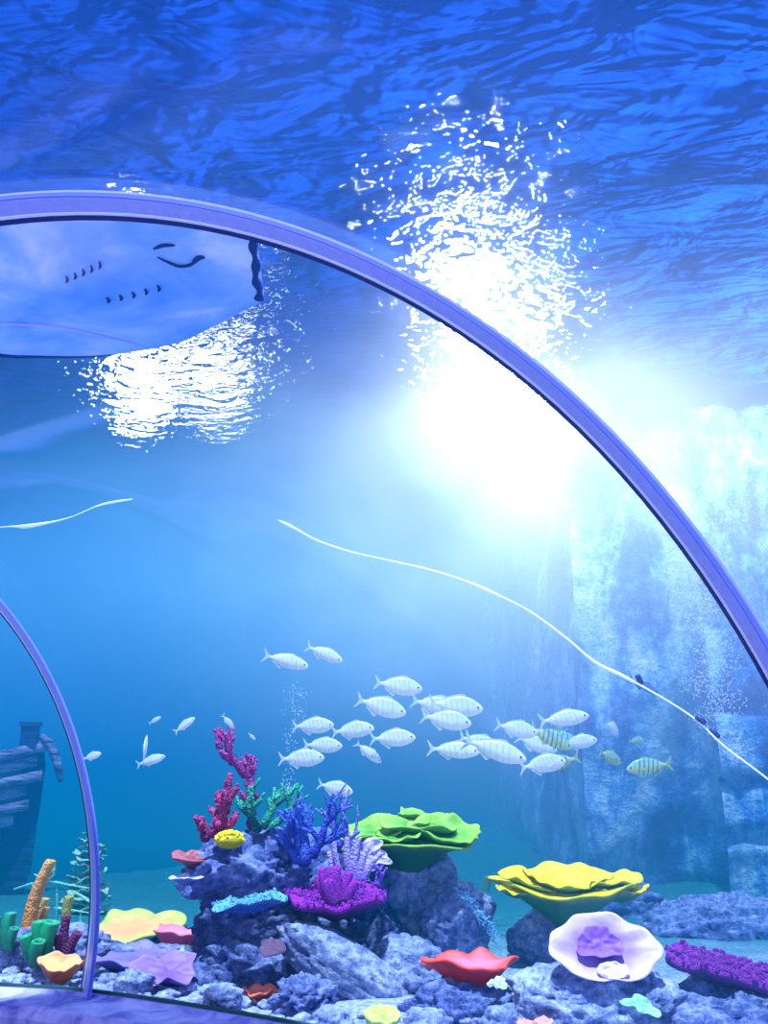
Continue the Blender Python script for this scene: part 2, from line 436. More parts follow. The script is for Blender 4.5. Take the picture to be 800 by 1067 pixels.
# rock
n_ = NT('reef_rock'); p = n_.pos(); v1 = n_.noise(p, 5, 6, .65); v2 = n_.noise(p, 28, 5, .7)
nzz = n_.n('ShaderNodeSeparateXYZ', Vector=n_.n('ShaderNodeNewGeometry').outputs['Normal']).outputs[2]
mx = n_.math('ADD', n_.math('MULTIPLY', v1, .5), n_.math('MULTIPLY', v2, .5))
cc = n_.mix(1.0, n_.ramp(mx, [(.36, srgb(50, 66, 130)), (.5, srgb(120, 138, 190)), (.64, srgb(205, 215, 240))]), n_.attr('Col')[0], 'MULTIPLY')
top_lit = n_.math('MULTIPLY', n_.n('ShaderNodeMapRange', Value=nzz, i1=.45, i2=.95).outputs[0], n_.n('ShaderNodeMapRange', Value=v2, i1=.4, i2=.6).outputs[0])  # up-facing rock painted lighter, as if lit from above
cc = n_.mix(n_.math('MULTIPLY', top_lit, .5), cc, srgb(170, 190, 225))
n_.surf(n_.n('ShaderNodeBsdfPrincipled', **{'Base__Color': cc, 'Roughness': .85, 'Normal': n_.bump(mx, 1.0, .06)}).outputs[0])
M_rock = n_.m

def blob_mesh(c, rad, rot=(0, 0, 0), seed=0, amp=.25, fr=1.6, sub=5, flat=None, col=(1, 1, 1, 1), pits=0.0, mb=None):
    bm = bmesh.new(); bmesh.ops.create_icosphere(bm, subdivisions=sub, radius=1)
    E = Euler(rot).to_matrix(); c = Vector(c); rad = Vector(rad)
    mb = mb or MB(); vs = []
    for v in bm.verts:
        d = v.co.normalized()
        k = 1+amp*noise.fractal(d*fr+Vector((seed, seed*.7, 1)), 1.0, 2.0, 5)
        k += amp*.35*(abs(noise.noise(d*fr*3+Vector((seed, 2, seed))))*2-.6)
        if pits: k -= pits*max(0, noise.noise(d*fr*5+Vector((9, seed, 3)))-.15)
        q = Vector((d.x*rad.x, d.y*rad.y, d.z*rad.z))*k
        vs.append(c+E @ q)
    mb.add(vs, [tuple(v.index for v in f.verts) for f in bm.faces], [col]*len(vs)); bm.free()
    return mb
def rock(x0, y0, x1, y1, Y, label, seed, name='reef_rock', cat='rock', dep=.9, rz=0, amp=.28, fr=1.6, col=(1, 1, 1, 1), group=None, tilt=0, sub=5, pits=.3):
    cx, cy = (x0+x1)/2, (y0+y1)/2; c = at(cx, cy, Y); m = mpp(cx, cy, Y)
    rx, rz_ = (x1-x0)/2*m, (y1-y0)/2*m
    mb = blob_mesh(c, (rx, min(rx, rz_*1.3)*dep, rz_), (0, tilt, rz), seed, amp, fr, sub, col=col, pits=pits)
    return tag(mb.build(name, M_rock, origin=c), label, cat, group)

def plate_rows(c, rx, ry, cup, seed, cols, stem=0.0, stem_r=.12, ruffle=.05, k=5, lob=.12, thick=.008, rot=(0, 0, 0), nr=16, nt=84, power=1.8, th0=0, mb=None, notch=None):
    "cup or plate coral: top sheet, rim, underside tapering to a stem; local z up"
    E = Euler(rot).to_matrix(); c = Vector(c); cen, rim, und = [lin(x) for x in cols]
    mb = mb or MB()
    def outl(t):
        r = 1+lob*math.sin(k*t+seed)+lob*.5*math.sin((2*k+1)*t+seed*2)+lob*.6*noise.noise(Vector((math.cos(t)*2, math.sin(t)*2, seed)))
        if notch:
            d = (t-notch[0]+PI) % (2*PI)-PI; r *= 1-notch[1]*math.exp(-(d/notch[2])**2)
        return r
    def zz(q, t):
        w = math.sin(k*t+seed*1.7)+.6*math.sin((k*2+1)*t+seed)+.8*noise.noise(Vector((math.cos(t)*3, math.sin(t)*3, seed+4)))
        return cup*q**power+ruffle*w*q**3+.01*noise.noise(Vector((q*3*math.cos(t), q*3*math.sin(t), seed)))
    rows = []; cs = []
    for i in range(nr+1):
        q = i/nr; r = []
        for j in range(nt):
            t = 2*PI*j/nt; o = outl(t)
            r.append(c+E @ Vector((rx*q*o*math.cos(t), ry*q*o*math.sin(t), zz(q, t))))
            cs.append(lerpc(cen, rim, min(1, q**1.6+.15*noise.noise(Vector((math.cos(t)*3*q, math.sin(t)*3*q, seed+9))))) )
        rows.append(r)
    rr = Vector((rx, ry)).length*.7
    for i in range(nr, -1, -1):
        q = i/nr; r = []
        for j in range(nt):
            t = 2*PI*j/nt; o = outl(t)
            if stem > 0:
                s = stem_r+(1-stem_r)*q**1.0; drop = thick+stem*(1-q)**1.6
            else:
                s = q; drop = thick*(1+1.0*(1-q))
            z = zz(q, t)*(1 if stem == 0 else q)
            r.append(c+E @ Vector((rx*s*o*math.cos(t)*.995, ry*s*o*math.sin(t)*.995, z-drop)))
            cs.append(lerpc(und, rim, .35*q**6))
        rows.append(r)
    mb.grid(rows, True, cs)
    return mb
def plate(x, y, Y, w, label, cols, seed, name='plate_coral', cat='coral', asp=.8, cup=.25, tilt=0, roll=0, yaw=0, mat=None, group=None, rough=False, stem=.6, polyps=0, **kw):
    "w = half width in photo pixels, the rest relative to it"
    c = at(x, y, Y); r = w*mpp(x, y, Y)
    kw = dict(kw)
    for q in ('ruffle', 'thick'):
        if q in kw: kw[q] *= r
    mb = plate_rows((0, 0, 0), r, r*asp, cup*r, seed, cols, stem=stem*r, **kw)
    if polyps:
        rn = random.Random(seed); n0 = len(mb.v)
        cen, rim, und = [lin(q) for q in cols]
        base = mb.v[:17*84]
        for i in range(polyps):
            v = Vector(base[rn.randrange(84*3, 17*84)]); s = r*rn.uniform(.018, .04)
            mb.blob(v+Vector((rn.uniform(-1, 1), rn.uniform(-1, 1), .3))*s, s, 6, 4, lerpc(cen, rim, rn.random()), (1, 1, 1.5))
    o = mb.build(name, mat or M_smooth)
    o.location = c; o.rotation_euler = (tilt, roll, yaw)
    return tag(o, label, cat, group)

# ---------------- rocks of the reef
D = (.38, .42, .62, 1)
rock(196, 868, 326, 956, 4.75, 'rough blue rock slab topping the tall stack, yellow button coral on it', 1, amp=.3, col=(.62, .7, 1, 1))
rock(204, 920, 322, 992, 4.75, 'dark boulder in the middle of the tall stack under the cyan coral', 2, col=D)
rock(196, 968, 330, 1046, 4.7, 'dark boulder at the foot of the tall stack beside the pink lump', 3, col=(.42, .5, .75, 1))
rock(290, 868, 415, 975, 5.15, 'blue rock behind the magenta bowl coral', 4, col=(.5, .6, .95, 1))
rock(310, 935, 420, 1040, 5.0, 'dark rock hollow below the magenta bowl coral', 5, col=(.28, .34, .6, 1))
rock(372, 872, 478, 985, 5.3, 'grey blue boulder carrying the bright green plate coral', 6, col=(.95, 1.0, 1.15, 1), amp=.2)
rock(425, 918, 512, 1000, 5.15, 'rounded grey boulder with a spiky rim at its right edge', 7, col=(1.1, 1.15, 1.25, 1), amp=.18)
rock(278, 985, 452, 1046, 4.45, 'long slanting grey rock with cracks, like a fallen log', 8, amp=.16, fr=1.2, tilt=R(31), col=(.95, 1, 1, 1), dep=.8)
rock(372, 985, 480, 1062, 4.6, 'cracked grey rock at the lower end of the slanting log rock', 9, col=(.75, .85, 1, 1))
rock(425, 1022, 550, 1085, 4.15, 'low blue rock under the red plate coral', 10, col=(.4, .52, .85, 1))
rock(532, 945, 640, 1020, 5.2, 'smooth grey rock under the yellow plate coral', 12, col=(1.15, 1.2, 1.3, 1), amp=.15)
rock(560, 930, 628, 990, 5.25, 'narrow grey rock neck directly below the yellow plate coral', 13, col=(1.0, 1.05, 1.2, 1), amp=.15)
rock(530, 1000, 712, 1092, 4.05, 'big pale pitted boulder below the lavender cup coral', 14, amp=.16, col=(1.35, 1.4, 1.4, 1))
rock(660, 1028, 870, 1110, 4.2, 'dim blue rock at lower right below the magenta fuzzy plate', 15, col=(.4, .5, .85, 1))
rock(286, 1020, 350, 1066, 4.15, 'small lumpy blue rock in front of the slanting log rock', 16, amp=.4, fr=3, col=(.6, .7, 1, 1))
rock(100, 985, 215, 1030, 4.9, 'low pale rock under the lavender plate corals', 17, col=(.85, .9, 1, 1))
rock(-30, 965, 120, 1015, 4.9, 'low pale rock mound carrying the green tube corals', 18, col=(.85, .88, 1, 1))
rock(118, 960, 205, 1000, 5.5, 'dim rock behind the lavender plate corals', 19, col=(.45, .6, .9, 1))
for k, (x0, y0, x1, y1, Y) in enumerate(((322, 1050, 368, 1080, 3.95), (420, 1052, 470, 1082, 3.9), (500, 1050, 545, 1080, 3.9), (120, 1012, 160, 1034, 4.35), (212, 1026, 252, 1052, 4.2), (700, 1050, 760, 1090, 3.85))):
    rock(x0, y0, x1, y1, Y, ('rounded rubble rock on the bottom edge left of the yellow green disc coral', 'rubble rock on the bottom edge below the scarlet plate coral', 'rubble rock just left of the salmon pink knobs', 'pale rubble rock just under the lavender plates', 'pale rubble rock heaped at the foot of the tall stack', 'rubble rock in the lower right corner')[k], 60+k, col=(1.1, 1.15, 1.2, 1) if k != 5 else (.6, .7, 1, 1), amp=.3, sub=4)
# rubble in front
rn = random.Random(4); kinds = []
for i in range(3):
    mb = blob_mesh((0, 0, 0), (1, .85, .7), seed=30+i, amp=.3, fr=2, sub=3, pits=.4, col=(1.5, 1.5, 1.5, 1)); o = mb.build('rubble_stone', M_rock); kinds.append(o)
spots = []
def edge_y(x):
    "photo row of the foot of the glass"
    pts = [(0, 1024), (90, 1034), (290, 1066), (800, 1150)]
    for (a, b), (c, d) in zip(pts[:-1], pts[1:]):
        if x <= c: return b+(d-b)*(x-a)/(c-a)
    return 1150
for i in range(190):
    x = rn.uniform(0, 345); ey = edge_y(x)
    spots.append((x, min(ey-2-rn.random()**1.3*30, 1070), rn.uniform(3.5, 10)))
for i in range(50):
    x = rn.uniform(300, 600); spots.append((x, rn.uniform(1045, 1072), rn.uniform(3, 9)))
for i, (x, y, r) in enumerate(spots):
    q = at_z(x, y, -1.0)
    q.z = bed_z(q.x, q.y)+.012
    o = kinds[i] if i < 3 else kinds[i % 3].copy()
    if i >= 3: COL.objects.link(o)
    s = r*mpp(x, y, q.y); o.scale = (s*rn.uniform(.8, 1.3), s, s*rn.uniform(.7, 1)); o.location = q; o.rotation_euler = (0, 0, rn.uniform(0, 6))
    tag(o, 'small pale rubble stone on the gravel in front of the reef', 'stone', 'pale rubble stones strewn along the foot of the glass')

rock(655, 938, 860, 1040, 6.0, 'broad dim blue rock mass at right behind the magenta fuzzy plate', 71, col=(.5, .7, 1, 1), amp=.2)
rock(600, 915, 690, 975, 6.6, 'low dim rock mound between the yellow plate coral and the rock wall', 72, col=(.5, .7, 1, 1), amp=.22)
# ---------------- layered leaf corals
def leafy(x, y, Y, half, name, label, cols, leaves, seed, stemdrop, main):
    c = at(x, y, Y); r = half*mpp(x, y, Y)
    root = empty(name, c, label=label, cat='coral')
    kw = dict(main)
    for q in ('ruffle', 'thick'): kw[q] = kw.get(q, .02)*r
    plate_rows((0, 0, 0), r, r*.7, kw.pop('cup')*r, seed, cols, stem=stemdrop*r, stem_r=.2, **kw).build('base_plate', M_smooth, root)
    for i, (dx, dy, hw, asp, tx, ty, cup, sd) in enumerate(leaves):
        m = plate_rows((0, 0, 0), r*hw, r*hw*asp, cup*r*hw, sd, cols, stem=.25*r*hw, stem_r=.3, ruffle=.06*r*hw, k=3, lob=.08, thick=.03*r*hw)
        o = m.build('leaf', M_smooth, root); o.location = (dx*r, dy[0]*r, dy[1]*r); o.rotation_euler = (R(tx), R(ty), 0)
    return root
# (dx, (depth, up), half width, aspect, tilt x, tilt y, cup, seed)
leafy(425, 874, 5.1, 74, 'lettuce_coral', 'bright green layered plate coral with pale rims on the grey boulder',
      ((45, 150, 40), (165, 225, 75), (12, 105, 62)),
      [(-.35, (-.1, .12), .62, .6, 14, -6, .12, 2), (.12, (-.2, .17), .55, .6, 12, 4, .15, 3), (.52, (-.3, .08), .5, .62, 26, 6, .22, 5),
       (-.62, (-.2, .06), .36, .5, 12, -10, .1, 7), (.2, (.2, .26), .36, .6, 10, 6, .2, 8), (-.18, (-.45, .06), .34, .5, 18, -3, .1, 9)],
      4, .4, dict(cup=.02, ruffle=.035, k=3, lob=.08, thick=.03, rot=(R(6), R(-1), 0)))
leafy(592, 926, 5.0, 76, 'lettuce_coral', 'vivid yellow layered plate coral with green shaded underside',
      ((225, 205, 0), (250, 240, 30), (25, 120, 75)),  # green shade below the plates put into the underside colour
      [(-.45, (-.15, .1), .5, .6, 14, 10, .1, 12), (-.02, (-.05, .17), .6, .65, 14, 2, .04, 13), (.42, (-.05, .13), .55, .55, 10, -3, .05, 15),
       (-.75, (-.25, .0), .26, .6, 14, 6, .15, 17), (-.15, (-.4, .12), .4, .5, 20, 8, .12, 18), (.68, (-.2, -.04), .36, .5, 8, 0, .22, 19)],
      6, .42, dict(cup=.1, ruffle=.04, k=3, lob=.07, thick=.03, rot=(R(6), 0, 0)))

# ---------------- plates and cups
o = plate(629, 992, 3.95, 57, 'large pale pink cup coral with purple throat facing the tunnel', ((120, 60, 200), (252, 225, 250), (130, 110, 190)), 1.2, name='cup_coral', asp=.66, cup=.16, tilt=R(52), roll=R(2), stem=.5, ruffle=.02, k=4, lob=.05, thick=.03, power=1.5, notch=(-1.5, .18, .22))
c = at(629, 992, 3.95); r = 57*mpp(629, 992, 3.95)
mb = plate_rows((0, 0, 0), r*.42, r*.3, .13*r, 3, ((140, 90, 215), (165, 110, 215), (110, 60, 190)), stem=.1*r, ruffle=.02*r, k=3, thick=.02*r)
q = mb.build('inner_cup', M_smooth, o); q.location = (-.12*r, .06*r, .1*r); tag(q, 'deep purple inner whorl')
mb = plate_rows((0, 0, 0), r*.3, r*.15, .03*r, 5, ((250, 225, 250), (255, 240, 255), (160, 130, 210)), stem=.08*r, ruffle=.005*r, k=2, lob=.03, thick=.05*r)
q = mb.build('front_lobe', M_smooth, o); q.location = (.07*r, -.42*r, .16*r)
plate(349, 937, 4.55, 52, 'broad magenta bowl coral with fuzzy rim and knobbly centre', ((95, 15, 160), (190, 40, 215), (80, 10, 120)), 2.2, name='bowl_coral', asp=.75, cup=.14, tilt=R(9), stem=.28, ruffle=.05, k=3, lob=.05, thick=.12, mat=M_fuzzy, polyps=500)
plate(262, 941, 4.3, 38, 'cyan fuzzy shelf coral jutting from the tall rock stack', ((70, 165, 235), (130, 215, 250), (30, 90, 190)), 3.3, name='shelf_coral', asp=.6, cup=.1, tilt=R(5), roll=R(-7), stem=.18, stem_r=.3, ruffle=.06, k=3, lob=.14, thick=.035, mat=M_fuzzy, polyps=260)
plate(758, 1008, 4.25, 62, 'dark magenta fuzzy plate coral at the right edge', ((110, 20, 160), (165, 45, 195), (70, 15, 120)), 4.1, name='shelf_coral', asp=.55, cup=.05, tilt=R(12), roll=R(13), stem=.35, ruffle=.04, k=3, lob=.1, thick=.12, mat=M_fuzzy, polyps=450)
plate(495, 1006, 4.15, 47, 'scarlet plate coral with pale top on the low blue rock', ((215, 130, 165), (245, 70, 50), (200, 30, 60)), 5.2, asp=.6, cup=.14, tilt=R(2), stem=.6, ruffle=.06, k=3, lob=.16, thick=.06)
plate(447, 1005, 4.3, 9, 'tiny pale pink coral nub left of the scarlet plate', ((250, 170, 175), (255, 190, 190), (220, 110, 140)), 5.9, name='coral_nub', asp=.7, cup=.3, stem=.5, ruffle=.05, thick=.2)
plate(202, 895, 4.6, 24, 'small brick red plate coral on the upper left of the stack', ((150, 60, 85), (190, 95, 110), (120, 40, 80)), 6.1, asp=.6, cup=.1, tilt=R(10), roll=R(9), stem=.35, ruffle=.06, k=2, lob=.15, thick=.08)
plate(193, 915, 4.55, 17, 'small whitish lavender plate under the brick red one', ((190, 200, 245), (225, 225, 255), (90, 110, 190)), 6.6, asp=.6, cup=.1, tilt=R(4), stem=.25, ruffle=.05, k=2, lob=.12, thick=.08)
plate(134, 968, 5.3, 54, 'large peach table coral with yellow green rim behind the arch', ((250, 175, 120), (205, 220, 110), (50, 150, 120)), 7.3, name='table_coral', asp=.75, cup=.05, tilt=R(14), roll=R(-5), stem=.3, ruffle=.07, k=4, lob=.12, thick=.05)
plate(186, 972, 5.0, 27, 'pink red funnel coral between peach table coral and rock stack', ((240, 150, 170), (235, 120, 150), (190, 45, 100)), 8.1, name='funnel_coral', asp=.6, cup=.12, tilt=R(4), roll=R(4), stem=.9, stem_r=.4, ruffle=.05, k=3, lob=.1, thick=.06)
plate(140, 998, 4.75, 44, 'wide dusty lavender plate coral left of the violet one', ((115, 100, 180), (140, 125, 205), (70, 55, 150)), 9.1, asp=.6, cup=.1, tilt=R(6), roll=R(-4), stem=.4, ruffle=.08, k=3, lob=.14, thick=.04)
plate(174, 1012, 4.45, 33, 'violet ruffled plate coral with folded left edge', ((120, 80, 205), (165, 130, 225), (80, 20, 140)), 10.4, asp=.75, cup=.16, tilt=R(26), roll=R(6), stem=.45, ruffle=.1, k=3, lob=.15, thick=.04)
plate(196, 1006, 4.75, 22, 'pale mint fan coral against the foot of the rock stack', ((160, 220, 230), (190, 240, 235), (80, 150, 190)), 11.7, name='fan_coral', asp=.9, cup=.1, tilt=R(42), stem=.3, ruffle=.12, k=4, lob=.15, thick=.05)
plate(62, 1011, 4.55, 23, 'orange shell shaped cup coral with yellow green inside', ((190, 200, 110), (255, 170, 120), (215, 95, 60)), 12.5, name='cup_coral', asp=.75, cup=.42, tilt=R(14), roll=R(4), stem=.4, stem_r=.4, ruffle=.08, k=3, lob=.1, thick=.07)
plate(271, 1034, 4.35, 20, 'small orange red plate coral at the foot of the stack', ((250, 130, 110), (245, 120, 90), (200, 60, 60)), 13.3, asp=.55, cup=.16, tilt=R(6), stem=.35, ruffle=.1, k=3, lob=.2, thick=.08)
plate(283, 985, 4.35, 13, 'soft pink lump coral at the tip of the slanting log rock', ((250, 190, 210), (255, 205, 215), (190, 120, 190)), 14.1, name='lump_coral', asp=.7, cup=-.1, tilt=R(50), stem=.4, ruffle=.05, k=3, lob=.1, thick=.4)
plate(398, 1052, 3.85, 19, 'yellow green disc coral lying on the pale gravel', ((190, 220, 90), (215, 235, 120), (90, 140, 80)), 15.1, name='disc_coral', asp=.8, cup=-.22, tilt=R(20), stem=.1, ruffle=.02, k=2, lob=.03, thick=.22)
plate(668, 1048, 3.8, 20, 'flat pale green coral leaf on the big pitted boulder', ((130, 215, 175), (170, 230, 180), (60, 140, 140)), 16.4, name='leaf_coral', asp=.5, cup=.04, tilt=R(30), roll=R(14), stem=.1, ruffle=.08, k=3, lob=.2, thick=.05)
plate(608, 997, 4.75, 8, 'small white triangular coral chip beside the scarlet plate', ((190, 220, 245), (220, 240, 255), (120, 160, 210)), 17.0, name='coral_chip', asp=.7, cup=.02, tilt=R(40), stem=.1, ruffle=.04, k=3, lob=.2, thick=.1).location = at(519, 1024, 4.0)
for k, (x, y, w) in enumerate(((547, 1064, 9), (566, 1062, 10), (556, 1070, 9))):
    plate(x, y-2, 3.85, w, 'little salmon pink coral knob at the foot of the pitted boulder', ((250, 160, 160), (255, 180, 170), (200, 110, 130)), 18+k, name='pink_coral', asp=.9, cup=-.4, stem=.4, ruffle=.03, k=3, lob=.08, thick=.3, group='salmon pink coral knobs below the pitted boulder')

# yellow button coral: dome of little polyps
c = at(239, 876, 4.45); m = mpp(239, 876, 4.45); mb = MB()
mb.blob((0, 0, 0), 15*m, 20, 12, lin((200, 180, 10)), (1, .8, .55))
for i in range(130):
    a, b = RND.uniform(0, 2*PI), RND.uniform(0, .5*PI)
    d = Vector((math.cos(a)*math.sin(b), math.sin(a)*math.sin(b)*.8, math.cos(b)*.62)); s = m*RND.uniform(1.2, 2.2)
    mb.blob(d*15*m, s, 7, 5, lin((250, 240, 30)) if RND.random() < .8 else lin((215, 190, 10)))
o = mb.build('button_coral', M_smooth); o.location = c; tag(o, 'bright yellow button coral on the left shoulder of the stack', 'coral')

# ---------------- branching corals
def branch(mb, p, d, L, r, depth, rn, cols, spread=.6, taper=.75, knob=0, up=.15, n=3):
    pts = [p]; q = Vector(p); dd = Vector(d).normalized()
    for i in range(4):
        dd = (dd+Vector((rn.uniform(-1, 1), rn.uniform(-1, 1), rn.uniform(-1, 1)))*.16+Vector((0, 0, up*.3))).normalized()
        q = q+dd*L/4; pts.append(q.copy())
    rad = [r*(1-(1-taper)*i/4) for i in range(5)]
    mb.tube(pts, rad, 7, True, lerpc(cols[0], cols[1], rn.random()*.6+(.4 if depth == 0 else 0)))
    for k in range(knob):
        i = rn.randrange(1, 5); a = Vector((rn.uniform(-1, 1), rn.uniform(-1, 1), rn.uniform(-1, 1))).normalized()
        mb.blob(pts[i]+a*rad[i]*1.0, rad[i]*rn.uniform(.45, .8), 6, 4, lerpc(cols[0], cols[1], rn.random()))
    if depth:
        for k in range(n):
            s = Vector((rn.uniform(-1, 1), rn.uniform(-.7, .7), rn.uniform(-.5, 1)))
            i = rn.choice((2, 3, 4))
            branch(mb, pts[i], (dd+s*spread*1.6).normalized(), L*rn.uniform(.6, .85), rad[i]*.8, depth-1, rn, cols, spread, taper, knob, up, n)
def bush(x, y, Y, label, name, cols, seed, starts, depth=2, mat=None, **kw):
    "starts: (dx, dz, dir, length, radius) in photo pixels from the foot"
    c = at(x, y, Y); m = mpp(x, y, Y); rn = random.Random(seed); mb = MB(); cc = [lin(q) for q in cols]
    mb.blob((0, 0, 0), 6*m, 8, 6, cc[0])
    for dx, dz, d, L, r in starts:
        branch(mb, Vector((dx*m, 0, dz*m)), d, L*m, r*m, depth, rn, cc, **kw)
    o = mb.build(name, mat or M_rough); o.location = c
    return tag(o, label, 'coral')
bush(318, 898, 4.6, 'tall indigo staghorn coral with blue antler branches', 'staghorn_coral', ((25, 50, 170), (80, 120, 225)), 3,
     [(0, 0, (0, 0, 1), 34, 7), (-8, 0, (-.6, 0, 1), 30, 5), (8, 5, (.6, -.1, 1), 34, 5), (5, 10, (.9, 0, .6), 30, 4), (-6, 10, (-.3, -.2, 1), 32, 4.5)], 2, spread=.65, n=3, taper=.7)
bush(352, 880, 4.75, 'thin lavender staghorn twigs leaning right beside the indigo one', 'staghorn_coral', ((80, 90, 205), (160, 150, 235)), 5,
     [(0, 0, (-.5, 0, 1), 28, 3), (-4, 0, (.5, 0, 1), 28, 3), (0, 0, (1, 0, .5), 26, 2.5)], 2, spread=.6, n=2)
bush(268, 862, 4.65, 'teal green branching coral at the back of the stack top', 'branching_coral', ((10, 110, 110), (50, 200, 150)), 8,
     [(0, 0, (-.5, 0, 1), 26, 5), (6, 0, (.5, 0, 1), 24, 5), (14, 0, (1, 0, .8), 24, 4.5)], 2, spread=.55, n=3, knob=2)
bush(262, 858, 4.7, 'tall magenta soft coral leaning left above the reef', 'soft_coral', ((135, 30, 120), (205, 75, 170)), 13,
     [(0, 0, (-.02, 0, 1), 30, 4.5), (-1, 26, (-.25, 0, 1), 26, 5), (-8, 48, (-.75, 0, .7), 24, 5), (-22, 60, (-.45, 0, 1), 22, 4.5), (-6, 46, (.2, 0, 1), 14, 4), (-36, 76, (-.4, 0, 1), 14, 3.4), (-30, 68, (.1, 0, 1), 18, 3)], 1, spread=.5, n=4, knob=7, taper=.7)
bush(214, 872, 4.55, 'bushy crimson pink soft coral above the yellow button coral', 'soft_coral', ((125, 20, 95), (200, 65, 135)), 21,
     [(0, 0, (-.2, 0, .8), 14, 5), (6, 2, (.6, 0, 1), 22, 6), (16, 8, (.2, 0, 1), 24, 6), (20, 24, (.05, 0, 1), 22, 5), (10, 0, (1, 0, .5), 18, 5)], 1, spread=.6, n=4, knob=8, taper=.8)
bush(392, 925, 4.75, 'small purple branching coral behind the magenta bowl rim', 'branching_coral', ((90, 60, 190), (150, 110, 230)), 24, [(0, 0, (0, 0, 1), 16, 3), (0, 0, (.6, 0, 1), 16, 3)], 1, n=3)
# tube clusters
def tube_coral(x, y, Y, tubes, name, label, cols, mat=None, ridge=0.0):
    c = at(x, y, Y); m = mpp(x, y, Y); cc = [lin(q) for q in cols]
    root = empty(name, c, label=label, cat='coral')
    for i, (x0, y0, x1, y1, r0, r1, dy) in enumerate(tubes):
        mb = MB(); a = Vector(((x0-x)*m, dy*m, -(y0-y)*m)); b = Vector(((x1-x)*m, dy*m*1.5, -(y1-y)*m))
        ax = (b-a).normalized(); u = ax.cross(Vector((0, 1, 0))).normalized(); w = u.cross(ax); n = 22; rows = []; cs = []
        prof = [(k/n, r0+(r1-r0)*k/n+ridge*r1*math.sin(k*1.9)) for k in range(n+1)]+[(1.015, r1*.86), (1.0, r1*.72), (.8, r1*.55), (.72, .01)]
        for t, rr in prof:
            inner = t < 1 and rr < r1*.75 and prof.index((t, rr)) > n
            bend = math.sin(t*PI)*.06*(b-a).length
            rows.append([a.lerp(b, t)+u*bend+(u*math.cos(q)+w*math.sin(q))*rr*m*(1+.05*math.sin(3*q+i)) for q in [2*PI*k/16 for k in range(16)]])
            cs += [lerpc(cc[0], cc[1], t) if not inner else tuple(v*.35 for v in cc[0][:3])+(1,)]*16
        mb.grid(rows, True, cs); mb.build('tube', mat or M_rough, root)
    return root
tube_coral(38, 974, 4.9, [(28, 976, 46, 902, 8, 5.5, 0)], 'tube_sponge', 'tall ridged orange tube sponge leaning right', ((225, 135, 60), (240, 180, 110)), ridge=.07)
tube_coral(46, 960, 5.0, [(40, 965, 46, 938, 5, 4, 0), (46, 965, 50, 946, 4, 3.5, -4)], 'tube_sponge', 'pair of short tan tube sponges behind the tall orange one', ((190, 120, 90), (220, 190, 130)))
tube_coral(45, 990, 4.7, [(42, 996, 39, 962, 8, 8, 0), (48, 998, 54, 962, 8, 8.5, -4), (38, 998, 30, 974, 6, 6.5, -8), (44, 1002, 46, 978, 7, 7, -12)], 'tube_coral', 'cluster of wide green tube corals beside the orange shell cup', ((5, 95, 80), (25, 175, 120)), M_smooth)
tube_coral(8, 975, 4.8, [(8, 986, 9, 953, 8, 6, 0), (-4, 984, -8, 958, 7, 7, 0), (14, 988, 18, 966, 5, 5, -6)], 'tube_coral', 'green tube coral cluster cut by the left edge', ((5, 95, 85), (30, 165, 125)), M_smooth)
tube_coral(70, 960, 5.1, [(70, 972, 70, 936, 5, 4.6, 0)], 'tube_sponge', 'short olive yellow tube sponge near the narrow arch', ((120, 135, 80), (185, 185, 95)))
tube_coral(74, 985, 4.75, [(68, 990, 67, 957, 5, 4.5, 0), (73, 992, 82, 972, 5, 5, -3), (66, 992, 62, 974, 4, 4, -5)], 'tube_sponge', 'dark maroon tube sponges beside the narrow arch', ((80, 15, 85), (125, 35, 105)), ridge=.05)
tube_coral(508, 950, 7.6, [(508, 962, 509, 916, 4.5, 4.2, 0)], 'tube_sponge', 'hazy tan tube sponge standing behind the spiky boulder', ((90, 125, 110), (130, 160, 120)))
tube_coral(485, 935, 7.6, [(486, 944, 485, 922, 6, 5, 0)], 'tube_sponge', 'short hazy teal tube sponge far behind the green plate', ((40, 130, 140), (60, 160, 150)))
# lavender finger fan and purple knob tubes behind the magenta bowl
tube_coral(370, 915, 4.7, [(358, 918, 347, 876, 4, 2.4, 0), (366, 918, 362, 870, 5, 2.6, 3), (374, 918, 384, 884, 5, 2.5, 0), (378, 918, 397, 890, 4.5, 2.4, -2), (352, 918, 342, 890, 3.5, 2.2, 4), (370, 920, 374, 876, 4, 2.2, 6)], 'finger_coral', 'pale lavender finger coral with pointed blades behind the magenta bowl', ((120, 100, 210), (215, 200, 250)))
tube_coral(352, 925, 4.45, [(345, 934, 336, 906, 7, 5, 0), (352, 936, 350, 904, 8, 6, -4), (358, 936, 364, 910, 7, 5, 0), (348, 938, 343, 916, 6, 5, -10), (362, 936, 372, 918, 6, 4.5, -4), (340, 934, 330, 914, 5, 4, 4)], 'knob_coral', 'vivid purple knobbly tube coral growing in the magenta bowl', ((120, 15, 160), (190, 50, 215)), M_fuzzy)
mb = plate_rows((0, 0, 0), 26*.0047, 18*.0047, .01, 3, ((190, 180, 245), (225, 215, 255), (110, 100, 200)), stem=.02, ruffle=.015, k=5, lob=.2)
o = mb.build('fan_coral', M_rough); o.location = at(378, 892, 4.8); o.rotation_euler = (R(70), 0, R(10)); tag(o, 'pale lavender ruffled fan behind the pointed finger coral', 'coral')
